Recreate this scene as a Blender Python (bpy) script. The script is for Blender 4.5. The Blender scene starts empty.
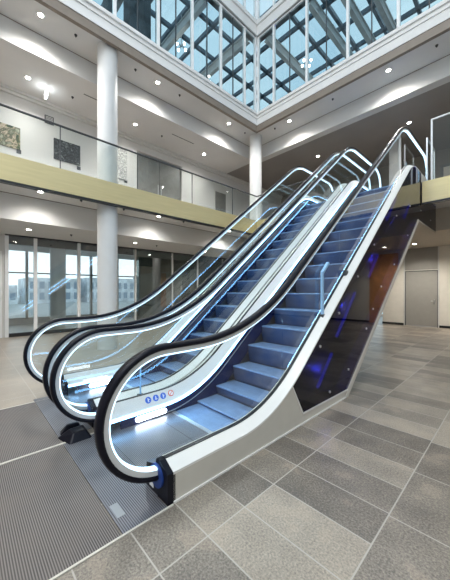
import bpy, math, random
from mathutils import Vector
random.seed(7)
PI = math.pi
scn = bpy.context.scene
C = scn.collection

# ------------------------------------------------------------------ materials
def new_mat(name):
    m = bpy.data.materials.new(name); m.use_nodes = True
    nt = m.node_tree; nt.nodes.clear()
    out = nt.nodes.new('ShaderNodeOutputMaterial')
    return m, nt, out

def pbr(name, col, rough=0.5, metal=0.0, noise=0.0, nscale=6.0, emit=None, estr=0.0, bump=0.0, bscale=60.0, spec=0.5, coat=0.0):
    m, nt, out = new_mat(name)
    b = nt.nodes.new('ShaderNodeBsdfPrincipled')
    b.inputs['Roughness'].default_value = rough
    b.inputs['Metallic'].default_value = metal
    b.inputs['Specular IOR Level'].default_value = spec
    b.inputs['Coat Weight'].default_value = coat
    tc = nt.nodes.new('ShaderNodeTexCoord')
    if noise > 0:
        n = nt.nodes.new('ShaderNodeTexNoise'); n.inputs['Scale'].default_value = nscale; n.inputs['Detail'].default_value = 4
        nt.links.new(tc.outputs['Object'], n.inputs['Vector'])
        mr = nt.nodes.new('ShaderNodeMapRange')
        mr.inputs['From Min'].default_value = 0.3; mr.inputs['From Max'].default_value = 0.7
        mr.inputs['To Min'].default_value = 1 - noise; mr.inputs['To Max'].default_value = 1 + noise
        nt.links.new(n.outputs['Fac'], mr.inputs['Value'])
        mx = nt.nodes.new('ShaderNodeVectorMath'); mx.operation = 'SCALE'
        mx.inputs[0].default_value = col[:3]
        nt.links.new(mr.outputs['Result'], mx.inputs['Scale'])
        nt.links.new(mx.outputs[0], b.inputs['Base Color'])
    else:
        b.inputs['Base Color'].default_value = (*col[:3], 1)
    if bump > 0:
        n2 = nt.nodes.new('ShaderNodeTexNoise'); n2.inputs['Scale'].default_value = bscale
        nt.links.new(tc.outputs['Object'], n2.inputs['Vector'])
        bp = nt.nodes.new('ShaderNodeBump'); bp.inputs['Strength'].default_value = bump; bp.inputs['Distance'].default_value = 0.01
        nt.links.new(n2.outputs['Fac'], bp.inputs['Height']); nt.links.new(bp.outputs[0], b.inputs['Normal'])
    if emit:
        b.inputs['Emission Color'].default_value = (*emit, 1); b.inputs['Emission Strength'].default_value = estr
    nt.links.new(b.outputs[0], out.inputs['Surface'])
    return m

def glass(name, tint=(0.96, 0.98, 0.97), ior=1.5, rough=0.0, extra=0.0):
    m, nt, out = new_mat(name)
    t = nt.nodes.new('ShaderNodeBsdfTransparent'); t.inputs[0].default_value = (*tint, 1)
    g = nt.nodes.new('ShaderNodeBsdfGlossy'); g.inputs['Roughness'].default_value = rough; g.inputs[0].default_value = (1, 1, 1, 1)
    f = nt.nodes.new('ShaderNodeFresnel'); f.inputs['IOR'].default_value = ior
    a = nt.nodes.new('ShaderNodeMath'); a.operation = 'ADD'; a.use_clamp = True; a.inputs[1].default_value = extra
    geo = nt.nodes.new('ShaderNodeNewGeometry')
    nm = nt.nodes.new('ShaderNodeMath'); nm.operation = 'SUBTRACT'; nm.inputs[0].default_value = 1
    ml = nt.nodes.new('ShaderNodeMath'); ml.operation = 'MULTIPLY'
    nt.links.new(geo.outputs['Backfacing'], nm.inputs[1])
    mix = nt.nodes.new('ShaderNodeMixShader')
    nt.links.new(f.outputs[0], a.inputs[0]); nt.links.new(a.outputs[0], ml.inputs[0]); nt.links.new(nm.outputs[0], ml.inputs[1])
    nt.links.new(ml.outputs[0], mix.inputs[0])
    nt.links.new(t.outputs[0], mix.inputs[1]); nt.links.new(g.outputs[0], mix.inputs[2])
    nt.links.new(mix.outputs[0], out.inputs['Surface'])
    return m

def emis(name, col, s):
    m, nt, out = new_mat(name)
    e = nt.nodes.new('ShaderNodeEmission'); e.inputs[0].default_value = (*col, 1); e.inputs[1].default_value = s
    nt.links.new(e.outputs[0], out.inputs['Surface'])
    return m

class NB:
    """tiny node helper for maths on world position"""
    def __init__(s, nt): s.nt = nt
    def m(s, op, a, b=None, c=None, clamp=False):
        n = s.nt.nodes.new('ShaderNodeMath'); n.operation = op; n.use_clamp = clamp
        for i, v in enumerate((a, b, c)):
            if v is None: continue
            if isinstance(v, (int, float)): n.inputs[i].default_value = v
            else: s.nt.links.new(v, n.inputs[i])
        return n.outputs[0]
    def mix(s, f, a, b):
        n = s.nt.nodes.new('ShaderNodeMix'); n.data_type = 'RGBA'
        for i, v in ((0, f), (6, a), (7, b)):
            if isinstance(v, (int, float)): n.inputs[i].default_value = v
            elif isinstance(v, tuple): n.inputs[i].default_value = (*v, 1)
            else: s.nt.links.new(v, n.inputs[i])
        return n.outputs[2]

def stone_floor():
    m, nt, out = new_mat('stone_slabs')
    N = NB(nt)
    b = nt.nodes.new('ShaderNodeBsdfPrincipled')
    geo = nt.nodes.new('ShaderNodeNewGeometry'); sp = nt.nodes.new('ShaderNodeSeparateXYZ')
    nt.links.new(geo.outputs['Position'], sp.inputs[0]); X, Y = sp.outputs[0], sp.outputs[1]
    cx = N.m('DIVIDE', N.m('ADD', X, 0.60), 0.71)
    ix = N.m('FLOOR', cx); fx = N.m('FRACT', cx)
    right = N.m('GREATER_THAN', X, -0.60)
    leftz = N.m('LESS_THAN', X, -4.49)
    right = N.m('ADD', right, leftz)
    ph = N.m('ADD', 0.3325, N.m('MULTIPLY', right, 0.3225))
    cy = N.m('DIVIDE', N.m('SUBTRACT', Y, 0.765), ph)
    cy2 = cy
    iy = N.m('FLOOR', cy2); fy = N.m('FRACT', cy2)
    # grout
    ex = N.m('MULTIPLY', N.m('MINIMUM', fx, N.m('SUBTRACT', 1, fx)), 0.71)
    ey = N.m('MULTIPLY', N.m('MINIMUM', fy, N.m('SUBTRACT', 1, fy)), ph)
    g = N.m('LESS_THAN', N.m('MINIMUM', ex, ey), 0.0045)
    cmb = nt.nodes.new('ShaderNodeCombineXYZ'); nt.links.new(ix, cmb.inputs[0]); nt.links.new(iy, cmb.inputs[1])
    wn = nt.nodes.new('ShaderNodeTexWhiteNoise'); nt.links.new(cmb.outputs[0], wn.inputs['Vector'])
    r = wn.outputs['Value']
    # granite grain
    n1 = nt.nodes.new('ShaderNodeTexNoise'); n1.inputs['Scale'].default_value = 75; n1.inputs['Detail'].default_value = 4; n1.inputs['Roughness'].default_value = 0.7
    nt.links.new(geo.outputs['Position'], n1.inputs['Vector'])
    n2 = nt.nodes.new('ShaderNodeTexNoise'); n2.inputs['Scale'].default_value = 3.2; n2.inputs['Detail'].default_value = 5
    nt.links.new(geo.outputs['Position'], n2.inputs['Vector'])
    gr = N.m('SUBTRACT', n1.outputs['Fac'], 0.5)
    pt = N.m('SUBTRACT', n2.outputs['Fac'], 0.5)
    val = N.m('ADD', N.m('ADD', N.m('MULTIPLY', N.m('ADD', N.m('POWER', r, 1.2), N.m('MULTIPLY', leftz, N.m('SUBTRACT', 0.62, N.m('MULTIPLY', N.m('POWER', r, 1.2), 0.8)))), 0.62), N.m('MULTIPLY', gr, 2.1)), N.m('MULTIPLY', pt, 0.7))
    col = N.mix(N.m('ADD', val, 0.08, clamp=True), (0.10, 0.086, 0.074), (0.41, 0.355, 0.285))
    col = N.mix(N.m('MULTIPLY', leftz, 0.4), col, (0.34, 0.29, 0.235))
    warm = N.m('MULTIPLY', N.m('GREATER_THAN', N.m('ADD', n2.outputs['Fac'], N.m('MULTIPLY', r, 0.12)), 0.64), 0.18)
    col = N.mix(warm, col, (0.36, 0.28, 0.21))
    col = N.mix(g, col, (0.37, 0.34, 0.30))
    nt.links.new(col, b.inputs['Base Color'])
    rr = N.m('ADD', 0.24, N.m('MULTIPLY', n1.outputs['Fac'], 0.22))
    nt.links.new(rr, b.inputs['Roughness'])
    bp = nt.nodes.new('ShaderNodeBump'); bp.inputs['Strength'].default_value = 0.12; bp.inputs['Distance'].default_value = 0.004
    nt.links.new(n1.outputs['Fac'], bp.inputs['Height']); nt.links.new(bp.outputs[0], b.inputs['Normal'])
    nt.links.new(b.outputs[0], out.inputs['Surface'])
    return m

def ribbed(name, a, c, pitch, rough, metal, duty=0.5, axis=1, grid=None, dirt=(0.30, 0.26, 0.23)):
    m, nt, out = new_mat(name); N = NB(nt)
    b = nt.nodes.new('ShaderNodeBsdfPrincipled')
    geo = nt.nodes.new('ShaderNodeNewGeometry'); sp = nt.nodes.new('ShaderNodeSeparateXYZ')
    nt.links.new(geo.outputs['Position'], sp.inputs[0])
    f = N.m('FRACT', N.m('DIVIDE', sp.outputs[axis], pitch))
    tri = N.m('ABSOLUTE', N.m('SUBTRACT', f, 0.5))
    k = N.m('MULTIPLY', N.m('SUBTRACT', tri, duty * 0.5 - 0.08), 6, clamp=True)
    no = nt.nodes.new('ShaderNodeTexNoise'); no.inputs['Scale'].default_value = 2.5; no.inputs['Detail'].default_value = 5
    nt.links.new(geo.outputs['Position'], no.inputs['Vector'])
    col = N.mix(k, a, c)
    col = N.mix(N.m('MULTIPLY', N.m('SUBTRACT', no.outputs['Fac'], 0.42), 1.2, clamp=True), col, dirt)
    if grid:
        for ax, off, per in grid:
            ff = N.m('FRACT', N.m('DIVIDE', N.m('SUBTRACT', sp.outputs[ax], off), per))
            e = N.m('MULTIPLY', N.m('MINIMUM', ff, N.m('SUBTRACT', 1, ff)), per)
            col = N.mix(N.m('LESS_THAN', e, 0.003), col, (0.03, 0.03, 0.03))
    nt.links.new(col, b.inputs['Base Color'])
    b.inputs['Roughness'].default_value = rough; b.inputs['Metallic'].default_value = metal
    nt.links.new(b.outputs[0], out.inputs['Surface'])
    return m

def brushed(name, col, rough=0.35):
    m, nt, out = new_mat(name)
    b = nt.nodes.new('ShaderNodeBsdfPrincipled')
    tc = nt.nodes.new('ShaderNodeTexCoord'); mp = nt.nodes.new('ShaderNodeMapping'); mp.inputs['Scale'].default_value = (0.6, 0.6, 8)
    n = nt.nodes.new('ShaderNodeTexNoise'); n.inputs['Scale'].default_value = 3
    nt.links.new(tc.outputs['Object'], mp.inputs[0]); nt.links.new(mp.outputs[0], n.inputs['Vector'])
    r = nt.nodes.new('ShaderNodeValToRGB')
    r.color_ramp.elements[0].color = (*[c * 0.88 for c in col], 1); r.color_ramp.elements[1].color = (*[min(1, c * 1.08) for c in col], 1)
    nt.links.new(n.outputs['Fac'], r.inputs[0]); nt.links.new(r.outputs[0], b.inputs['Base Color'])
    b.inputs['Metallic'].default_value = 0.55; b.inputs['Roughness'].default_value = rough
    nt.links.new(b.outputs[0], out.inputs['Surface'])
    return m

M = {}
M['stone'] = stone_floor()
M['mat'] = ribbed('entrance_grille', (0.045, 0.04, 0.038), (0.20, 0.18, 0.17), 0.0125, 0.5, 0.2, dirt=(0.17, 0.14, 0.12))
M['plate'] = ribbed('steel_floor_plate', (0.075, 0.075, 0.085), (0.25, 0.255, 0.285), 0.014, 0.33, 0.5, dirt=(0.19, 0.185, 0.20), grid=[(1, 1.083, 0.6)])
M['white'] = pbr('white_plaster', (0.72, 0.715, 0.70), 0.75, noise=0.03, nscale=1.5)
M['ceil'] = pbr('ceiling_paint', (0.66, 0.655, 0.64), 0.8, noise=0.02, nscale=2)
M['ceil_warm'] = pbr('warm_ceiling_paint', (0.50, 0.45, 0.38), 0.8, noise=0.03)
M['wallgrey'] = pbr('pale_grey_wall', (0.60, 0.595, 0.58), 0.7, noise=0.04, nscale=0.8)
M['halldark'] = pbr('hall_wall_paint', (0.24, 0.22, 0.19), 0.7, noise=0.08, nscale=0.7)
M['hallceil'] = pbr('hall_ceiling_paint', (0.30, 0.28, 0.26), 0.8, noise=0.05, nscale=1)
M['column'] = pbr('column_paint', (0.64, 0.64, 0.63), 0.55, noise=0.03, nscale=3)
M['gold'] = brushed('brushed_gold_cladding', (0.66, 0.56, 0.31), 0.42)
M['taupe'] = pbr('taupe_metal', (0.23, 0.19, 0.155), 0.5, noise=0.06)
M['black'] = pbr('black_metal', (0.012, 0.012, 0.014), 0.35)
M['darkgrey'] = pbr('dark_grey_metal', (0.05, 0.055, 0.06), 0.4, noise=0.1)
M['glass'] = glass('clear_glass', (0.95, 0.975, 0.975), 1.5, 0.0, 0.02)
M['balglass'] = glass('balcony_glass', (0.93, 0.95, 0.94), 1.45, 0.0, 0.0)
M['wallglass'] = glass('glazed_wall_glass', (0.90, 0.95, 0.96), 1.6, 0.0, 0.14)
M['greyglass'] = glass('tinted_wall_glass', (0.42, 0.47, 0.46), 1.6, 0.0, 0.08)
M['skyglass'] = glass('roof_glass', (0.86, 0.93, 0.95), 1.4, 0.0, 0.0)
M['frame'] = pbr('white_aluminium', (0.78, 0.79, 0.79), 0.35, noise=0.02)
M['rubber'] = pbr('handrail_rubber', (0.005, 0.005, 0.010), 0.36, spec=0.18)
M['guide'] = pbr('handrail_guide_aluminium', (0.66, 0.67, 0.67), 0.3, metal=0.2, noise=0.02, )
M['led'] = emis('white_led_strip', (0.50, 0.78, 1.0), 2.2)
M['ledblue'] = emis('blue_led_strip', (0.22, 0.55, 1.0), 9.0)
M['lamp'] = emis('skirt_lamp_lens', (0.85, 0.90, 1.0), 9)
M['deck'] = pbr('deck_aluminium', (0.73, 0.71, 0.68), 0.38, metal=0.15, noise=0.02)
M['side'] = pbr('side_cladding_paint', (0.55, 0.515, 0.455), 0.45, metal=0.1, noise=0.03)
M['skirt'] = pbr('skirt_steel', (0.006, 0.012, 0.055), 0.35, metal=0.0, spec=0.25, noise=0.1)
M['step'] = pbr('step_aluminium_blue_cast', (0.20, 0.30, 0.47), 0.36, metal=0.35, noise=0.12, nscale=9)  # metal treads; the blue LED light is put into the base colour
M['riser'] = ribbed('riser_grooves_blue_cast', (0.012, 0.03, 0.09), (0.045, 0.09, 0.21), 0.018, 0.35, 0.4, axis=0)  # riser grooves, blue LED cast painted into both tones
M['tube'] = emis('blue_service_tube', (0.02, 0.03, 0.8), 1.6)
M['lining'] = pbr('truss_lining', (0.10, 0.10, 0.12), 0.45, noise=0.4, nscale=1.5)
M['downlight'] = emis('downlight_lens', (1.0, 0.93, 0.80), 60)
M['bulb'] = emis('bulb_glow', (1.0, 0.93, 0.82), 7)
M['red'] = pbr('red_enamel', (0.75, 0.10, 0.05), 0.4)
M['blue'] = pbr('blue_enamel', (0.02, 0.12, 0.60), 0.4)
M['inlet'] = pbr('inlet_brush_blue_glow', (0.01, 0.04, 0.20), 0.5)  # inlet disc coloured with the blue glow of the handrail LED
M['signwhite'] = pbr('sign_white', (0.85, 0.85, 0.85), 0.4)
M['steel'] = pbr('satin_steel', (0.62, 0.62, 0.62), 0.28, metal=0.9, noise=0.03)
M['bluesteel'] = pbr('pale_blue_steel', (0.35, 0.58, 0.85), 0.3, metal=0.3, noise=0.03)
M['door'] = pbr('grey_door_laminate', (0.30, 0.285, 0.26), 0.45, noise=0.03)
M['doorupper'] = pbr('upper_door_laminate', (0.20, 0.20, 0.19), 0.4, noise=0.1)
M['creamwall'] = pbr('cream_wall_paint', (0.68, 0.64, 0.57), 0.6, noise=0.03)
M['wood'] = pbr('orange_wood_veneer', (0.60, 0.26, 0.08), 0.4, noise=0.25, nscale=4)
M['beam'] = pbr('beam_paint', (0.66, 0.66, 0.64), 0.5, noise=0.05)
M['lattice'] = pbr('roof_lattice_steel', (0.07, 0.10, 0.13), 0.4, metal=0.2, noise=0.15)
M['darkpanel'] = pbr('roof_plant_cladding', (0.035, 0.04, 0.045), 0.5, noise=0.3)
M['city'] = pbr('distant_facade', (0.80, 0.83, 0.86), 0.8, noise=0.35, nscale=0.9)
M['city_window'] = pbr('distant_window', (0.35, 0.42, 0.50), 0.5)
M['street_tag'] = pbr('dull_tag_metal', (0.30, 0.32, 0.34), 0.4, metal=0.3)
M['street'] = pbr('pale_paving', (0.55, 0.55, 0.54), 0.8, noise=0.1)

def dark_side_glass():
    m, nt, out = new_mat('dark_mirror_glass')
    t = nt.nodes.new('ShaderNodeBsdfTransparent'); t.inputs[0].default_value = (0.30, 0.30, 0.42, 1)
    d = nt.nodes.new('ShaderNodeBsdfDiffuse'); d.inputs[0].default_value = (0.004, 0.004, 0.006, 1)
    g = nt.nodes.new('ShaderNodeBsdfGlossy'); g.inputs['Roughness'].default_value = 0.03; g.inputs[0].default_value = (0.85, 0.85, 0.88, 1)
    f = nt.nodes.new('ShaderNodeFresnel'); f.inputs['IOR'].default_value = 1.5
    a = nt.nodes.new('ShaderNodeMath'); a.operation = 'ADD'; a.use_clamp = True; a.inputs[1].default_value = 0.0
    geo = nt.nodes.new('ShaderNodeNewGeometry')
    nm = nt.nodes.new('ShaderNodeMath'); nm.operation = 'SUBTRACT'; nm.inputs[0].default_value = 1
    ml = nt.nodes.new('ShaderNodeMath'); ml.operation = 'MULTIPLY'
    nt.links.new(geo.outputs['Backfacing'], nm.inputs[1]); nt.links.new(f.outputs[0], ml.inputs[0]); nt.links.new(nm.outputs[0], ml.inputs[1])
    nt.links.new(ml.outputs[0], a.inputs[0])
    m1 = nt.nodes.new('ShaderNodeMixShader'); m1.inputs[0].default_value = 0.35
    nt.links.new(t.outputs[0], m1.inputs[1]); nt.links.new(d.outputs[0], m1.inputs[2])
    m2 = nt.nodes.new('ShaderNodeMixShader')
    nt.links.new(a.outputs[0], m2.inputs[0]); nt.links.new(m1.outputs[0], m2.inputs[1]); nt.links.new(g.outputs[0], m2.inputs[2])
    nt.links.new(m2.outputs[0], out.inputs['Surface'])
    return m
M['sideglass'] = dark_side_glass()

def picture_mat(name, stops, scale, detail=6, dist=1.5):
    m, nt, out = new_mat(name)
    b = nt.nodes.new('ShaderNodeBsdfPrincipled'); b.inputs['Roughness'].default_value = 0.4
    tc = nt.nodes.new('ShaderNodeTexCoord')
    n = nt.nodes.new('ShaderNodeTexNoise'); n.inputs['Scale'].default_value = scale; n.inputs['Detail'].default_value = detail; n.inputs['Distortion'].default_value = dist
    nt.links.new(tc.outputs['Object'], n.inputs['Vector'])
    r = nt.nodes.new('ShaderNodeValToRGB'); cr = r.color_ramp
    while len(cr.elements) < len(stops): cr.elements.new(0.5)
    for e, (p, c) in zip(cr.elements, stops): e.position = p; e.color = (*c, 1)
    nt.links.new(n.outputs['Fac'], r.inputs[0]); nt.links.new(r.outputs[0], b.inputs['Base Color'])
    nt.links.new(b.outputs[0], out.inputs['Surface'])
    return m
M['pic_green'] = picture_mat('green_brown_print', [(0.38, (0.01, 0.03, 0.01)), (0.46, (0.07, 0.09, 0.02)), (0.51, (0.50, 0.40, 0.30)), (0.55, (0.05, 0.06, 0.02)), (0.7, (0.4, 0.4, 0.3))], 3.0)
M['pic_dark'] = picture_mat('dark_print', [(0.4, (0.006, 0.007, 0.008)), (0.55, (0.02, 0.025, 0.03)), (0.68, (0.16, 0.18, 0.17)), (0.76, (0.03, 0.03, 0.03))], 9.0)
M['pic_sketch'] = picture_mat('pen_sketch_print', [(0.44, (0.62, 0.62, 0.6)), (0.48, (0.12, 0.12, 0.12)), (0.52, (0.62, 0.62, 0.6)), (0.58, (0.2, 0.2, 0.2)), (0.63, (0.62, 0.62, 0.6))], 7.0)

# ------------------------------------------------------------------ mesh helpers
class MB:
    def __init__(s): s.v = []; s.f = []; s.sm = []
    def add(s, vs, fs, smooth=False):
        o = len(s.v); s.v += [tuple(p) for p in vs]; s.f += [tuple(i + o for i in f) for f in fs]; s.sm += [smooth] * len(fs); return s
    def box(s, x0, x1, y0, y1, z0, z1):
        x0, x1 = min(x0, x1), max(x0, x1); y0, y1 = min(y0, y1), max(y0, y1); z0, z1 = min(z0, z1), max(z0, z1)
        v = [(x0, y0, z0), (x1, y0, z0), (x1, y1, z0), (x0, y1, z0), (x0, y0, z1), (x1, y0, z1), (x1, y1, z1), (x0, y1, z1)]
        return s.add(v, [(0, 3, 2, 1), (4, 5, 6, 7), (0, 1, 5, 4), (1, 2, 6, 5), (2, 3, 7, 6), (3, 0, 4, 7)])
    def bar(s, p, q, w, up=(0, 0, 1), h=None):
        p, q = Vector(p), Vector(q); h = h or w; d = (q - p).normalized()
        a = d.cross(Vector(up))
        if a.length < 1e-4: a = d.cross(Vector((1, 0, 0)))
        a.normalize(); b = a.cross(d).normalized(); a = a * w / 2; b = b * h / 2
        v = [p - a - b, p + a - b, p + a + b, p - a + b, q - a - b, q + a - b, q + a + b, q - a + b]
        return s.add(v, [(0, 1, 2, 3), (7, 6, 5, 4), (0, 4, 5, 1), (1, 5, 6, 2), (2, 6, 7, 3), (3, 7, 4, 0)])
    def cyl(s, p, q, r, n=24, r2=None):
        p, q = Vector(p), Vector(q); d = (q - p).normalized(); r2 = r if r2 is None else r2
        a = d.cross(Vector((0, 0, 1)))
        if a.length < 1e-4: a = Vector((1, 0, 0))
        a.normalize(); b = d.cross(a).normalized()
        v = []
        for c, rr in ((p, r), (q, r2)):
            for i in range(n):
                t = 2 * PI * i / n; v.append(c + (a * math.cos(t) + b * math.sin(t)) * rr)
        s.add(v, [(i, (i + 1) % n, n + (i + 1) % n, n + i) for i in range(n)], True)
        s.add(v, [tuple(range(n))[::-1], tuple(range(n, 2 * n))])
        return s
    def ring(s, c, r0, r1, z0, z1, n=24):
        v = []
        for r, z in ((r0, z0), (r1, z0), (r1, z1), (r0, z1)):
            v += [(c[0] + r * math.cos(2 * PI * i / n), c[1] + r * math.sin(2 * PI * i / n), z) for i in range(n)]
        f = []
        for k in range(4):
            for i in range(n):
                j = (i + 1) % n; k2 = (k + 1) % 4
                f.append((k * n + i, k * n + j, k2 * n + j, k2 * n + i))
        return s.add(v, f)
    def prism_x(s, poly, x0, x1):
        """poly of (y,z) extruded in x"""
        n = len(poly)
        v = [(x0, y, z) for y, z in poly] + [(x1, y, z) for y, z in poly]
        f = [(i, (i + 1) % n, n + (i + 1) % n, n + i) for i in range(n)]
        f += [tuple(range(n))[::-1], tuple(range(n, 2 * n))]
        return s.add(v, f)
    def prism_y(s, poly, y0, y1):
        n = len(poly)
        v = [(x, y0, z) for x, z in poly] + [(x, y1, z) for x, z in poly]
        f = [(i, (i + 1) % n, n + (i + 1) % n, n + i) for i in range(n)]
        f += [tuple(range(n))[::-1], tuple(range(n, 2 * n))]
        return s.add(v, f)
    def strip_x(s, top, bot, x0, x1):
        """ribbon solid between two (y,z) polylines of the same length"""
        n = len(top); v = []
        for x in (x0, x1):
            v += [(x, y, z) for y, z in top] + [(x, y, z) for y, z in bot]
        f = []; m = 2 * n
        for i in range(n - 1):
            f += [(i, i + 1, n + i + 1, n + i), (m + i + 1, m + i, m + n + i, m + n + i + 1), (i + 1, i, m + i, m + i + 1), (n + i, n + i + 1, m + n + i + 1, m + n + i)]
        f += [(0, n, m + n, m), (n - 1, m + n - 1, m + 2 * n - 1, 2 * n - 1)]
        return s.add(v, f)
    def sweep(s, path, sec, x, smooth=True):
        """path (y,z) in a plane of constant x; section (dx, dn), n = outward normal (left of travel)"""
        n = len(path); k = len(sec); v = []
        for i, (y, z) in enumerate(path):
            a = path[max(0, i - 1)]; b = path[min(n - 1, i + 1)]
            ty, tz = b[0] - a[0], b[1] - a[1]; l = math.hypot(ty, tz) or 1; ny, nz = -tz / l, ty / l
            for dx, dn in sec: v.append((x + dx, y + ny * dn, z + nz * dn))
        f = [(i * k + j, i * k + (j + 1) % k, (i + 1) * k + (j + 1) % k, (i + 1) * k + j) for i in range(n - 1) for j in range(k)]
        s.add(v, f, smooth)
        s.add(v[:k], [tuple(range(k))]); s.add(v[-k:], [tuple(range(k))[::-1]])
        return s
    def build(s, name, mat, parent=None, bevel=0.0):
        me = bpy.data.meshes.new(name); me.from_pydata(s.v, [], s.f)
        me.materials.append(mat)
        me.polygons.foreach_set('use_smooth', s.sm)
        me.update()
        import bmesh
        bm = bmesh.new(); bm.from_mesh(me)
        bmesh.ops.recalc_face_normals(bm, faces=bm.faces)
        big = [f for f in bm.faces if len(f.verts) > 6]
        if big: bmesh.ops.triangulate(bm, faces=big)
        bm.to_mesh(me); bm.free()
        o = bpy.data.objects.new(name, me); C.objects.link(o)
        if parent is not None:
            o.parent = parent
            o.matrix_parent_inverse = parent_inv(parent)
        if bevel:
            b = o.modifiers.new('bevel', 'BEVEL'); b.width = bevel; b.segments = 2; b.limit_method = 'ANGLE'
        return o

def world_loc(o):
    v = Vector(o.location)
    if o.parent is not None:
        v = v + world_loc(o.parent) + o.matrix_parent_inverse.to_translation()
    return v
def parent_inv(p):
    from mathutils import Matrix
    return Matrix.Translation(-world_loc(p))

def tag(o, label=None, cat=None, group=None, kind=None):
    if label: o['label'] = label
    if cat: o['category'] = cat
    if group: o['group'] = group
    if kind: o['kind'] = kind
    return o
def empty(name, loc, label, cat, group=None):
    o = bpy.data.objects.new(name, None); C.objects.link(o); o.location = loc; o.empty_display_size = 0.1
    return tag(o, label, cat, group)
def struct(name, mb, mat, parent=None):
    o = mb.build(name, mat, parent)
    if parent is None: o['kind'] = 'structure'
    return o
def copy_tree(o, parent=None, skip=()):
    c = o.copy(); C.objects.link(c)
    if parent is not None:
        c.parent = parent; c.matrix_parent_inverse = o.matrix_parent_inverse.copy()
    for ch in list(o.children):
        if ch.name in skip: continue
        copy_tree(ch, c, skip)
    return c

# ------------------------------------------------------------------ dimensions
FL2 = 4.22          # upper floor
RISE = 4.24
SL = 0.80
XB, YB = -7.0, 8.34  # edges of the void
XG = -11.4           # glazed wall
YW = 14.2            # back wall
XR, YF = 9.0, -9.0   # walls behind the camera

# ------------------------------------------------------------------ shell
struct('floor', MB().box(-15.7, XR, YF, 20, -0.2, 0), M['stone'])

# ground storey ceilings
struct('ceiling_ground_soffit', MB().box(-8.93, XB + -0.1, YF, 10.5, 4.0, FL2 - 0.005).box(XB - 0.1, -4.78, YB + 0.1, 10.5, 4.0, FL2 - 0.005)
       .box(-1.66, XR, YB + 0.1, 10.5, 4.0, FL2 - 0.005).box(-4.78, -1.66, 10.14, 10.5, 4.0, FL2 - 0.005), M['ceil'])
struct('ceiling_ground', MB().box(-15.7, -8.93, YF, 20, 3.33, FL2 - 0.005), M['ceil'])
struct('ceiling_ground_back', MB().box(-8.93, XR, 10.5, 20, 3.33, FL2 - 0.005), M['ceil_warm'])
struct('floor_upper', MB().box(-10.2, XB - 0.06, YF, YW, FL2 - 0.005, FL2).box(XB - 0.06, -4.78, YB + 0.06, YW, FL2 - 0.005, FL2)
       .box(-1.66, XR, YB + 0.06, YW, FL2 - 0.005, FL2).box(-4.78, -1.66, 9.9, YW, FL2 - 0.005, FL2), M['taupe'])
# golden balcony fascia with dark lower lip
o = struct('trim_balcony_left', MB().box(XB - 0.1, XB, YF, YB + 0.1, 3.70, FL2), M['gold'])
o = struct('trim_balcony_right', MB().box(XB, -4.78, YB, YB + 0.1, 3.70, FL2).box(-1.66, XR, YB, YB + 0.1, 3.70, FL2), M['gold'])
struct('trim_balcony_lip', MB().box(XB - 0.12, XB + 0.004, YF, YB + 0.12, 3.655, 3.70).box(XB, -4.78, YB - 0.004, YB + 0.12, 3.655, 3.70)
       .box(-1.66, XR, YB - 0.004, YB + 0.12, 3.655, 3.70), M['black'])
# upper storey ceilings
struct('ceiling_upper_soffit', MB().box(-8.1, XB - 0.08, YF, 9.45, 7.8, 8.3).box(XB - 0.08, XR, YB + 0.08, 9.45, 7.8, 8.3), M['ceil'])
struct('ceiling_upper', MB().box(-10.4, -8.1, YF, 9.45, 7.25, 8.3), M['ceil'])
struct('ceiling_upper_beam', MB().box(-8.1, XR, 9.45, 9.75, 7.25, 8.3), M['ceil'])
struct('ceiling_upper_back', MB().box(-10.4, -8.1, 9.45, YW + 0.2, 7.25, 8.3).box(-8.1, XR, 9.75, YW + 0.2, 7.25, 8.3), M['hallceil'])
# void edge: stepped white fascia over a taupe strip
struct('trim_void_left', MB().box(XB - 0.12, XB, YF, YB + 0.12, 7.93, 8.30).box(XB - 0.12, XB + 0.05, YF, YB - 0.05, 8.30, 8.39).box(XB - 0.12, XB + 0.03, YF, YB - 0.03, 8.17, 8.20), M['white'])
struct('trim_void_right', MB().box(XB, XR, YB, YB + 0.12, 7.93, 8.30).box(XB, XR, YB - 0.05, YB + 0.12, 8.30, 8.39).box(XB, XR, YB - 0.03, YB + 0.12, 8.17, 8.20), M['white'])
struct('trim_void_strip', MB().box(XB - 0.12, XB - 0.02, YF, YB + 0.12, 7.71, 7.93).box(XB - 0.02, XR, YB + 0.02, YB + 0.12, 7.71, 7.93), M['taupe'])
# upper slab beyond the void (floor of the glazed storey)
struct('floor_roof_terrace', MB().box(-16, XB - 0.12, YF, 18, 8.30, 8.36).box(XB - 0.12, XR, YB + 0.12, 18, 8.30, 8.36), M['darkgrey'])
# third storey band and lantern
struct('trim_lantern_left', MB().box(XB - 0.3, XB, YF, YB + 0.3, 11.36, 11.78).box(XB - 0.3, XB + 0.06, YF, YB - 0.06, 11.78, 11.92).box(XB - 0.3, XB + 0.05, YF, YB - 0.05, 11.36, 11.44), M['white'])
struct('trim_lantern_right', MB().box(XB, XR, YB, YB + 0.3, 11.36, 11.78).box(XB, XR, YB - 0.06, YB + 0.3, 11.78, 11.92).box(XB, XR, YB - 0.05, YB + 0.3, 11.36, 11.44), M['white'])

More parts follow.
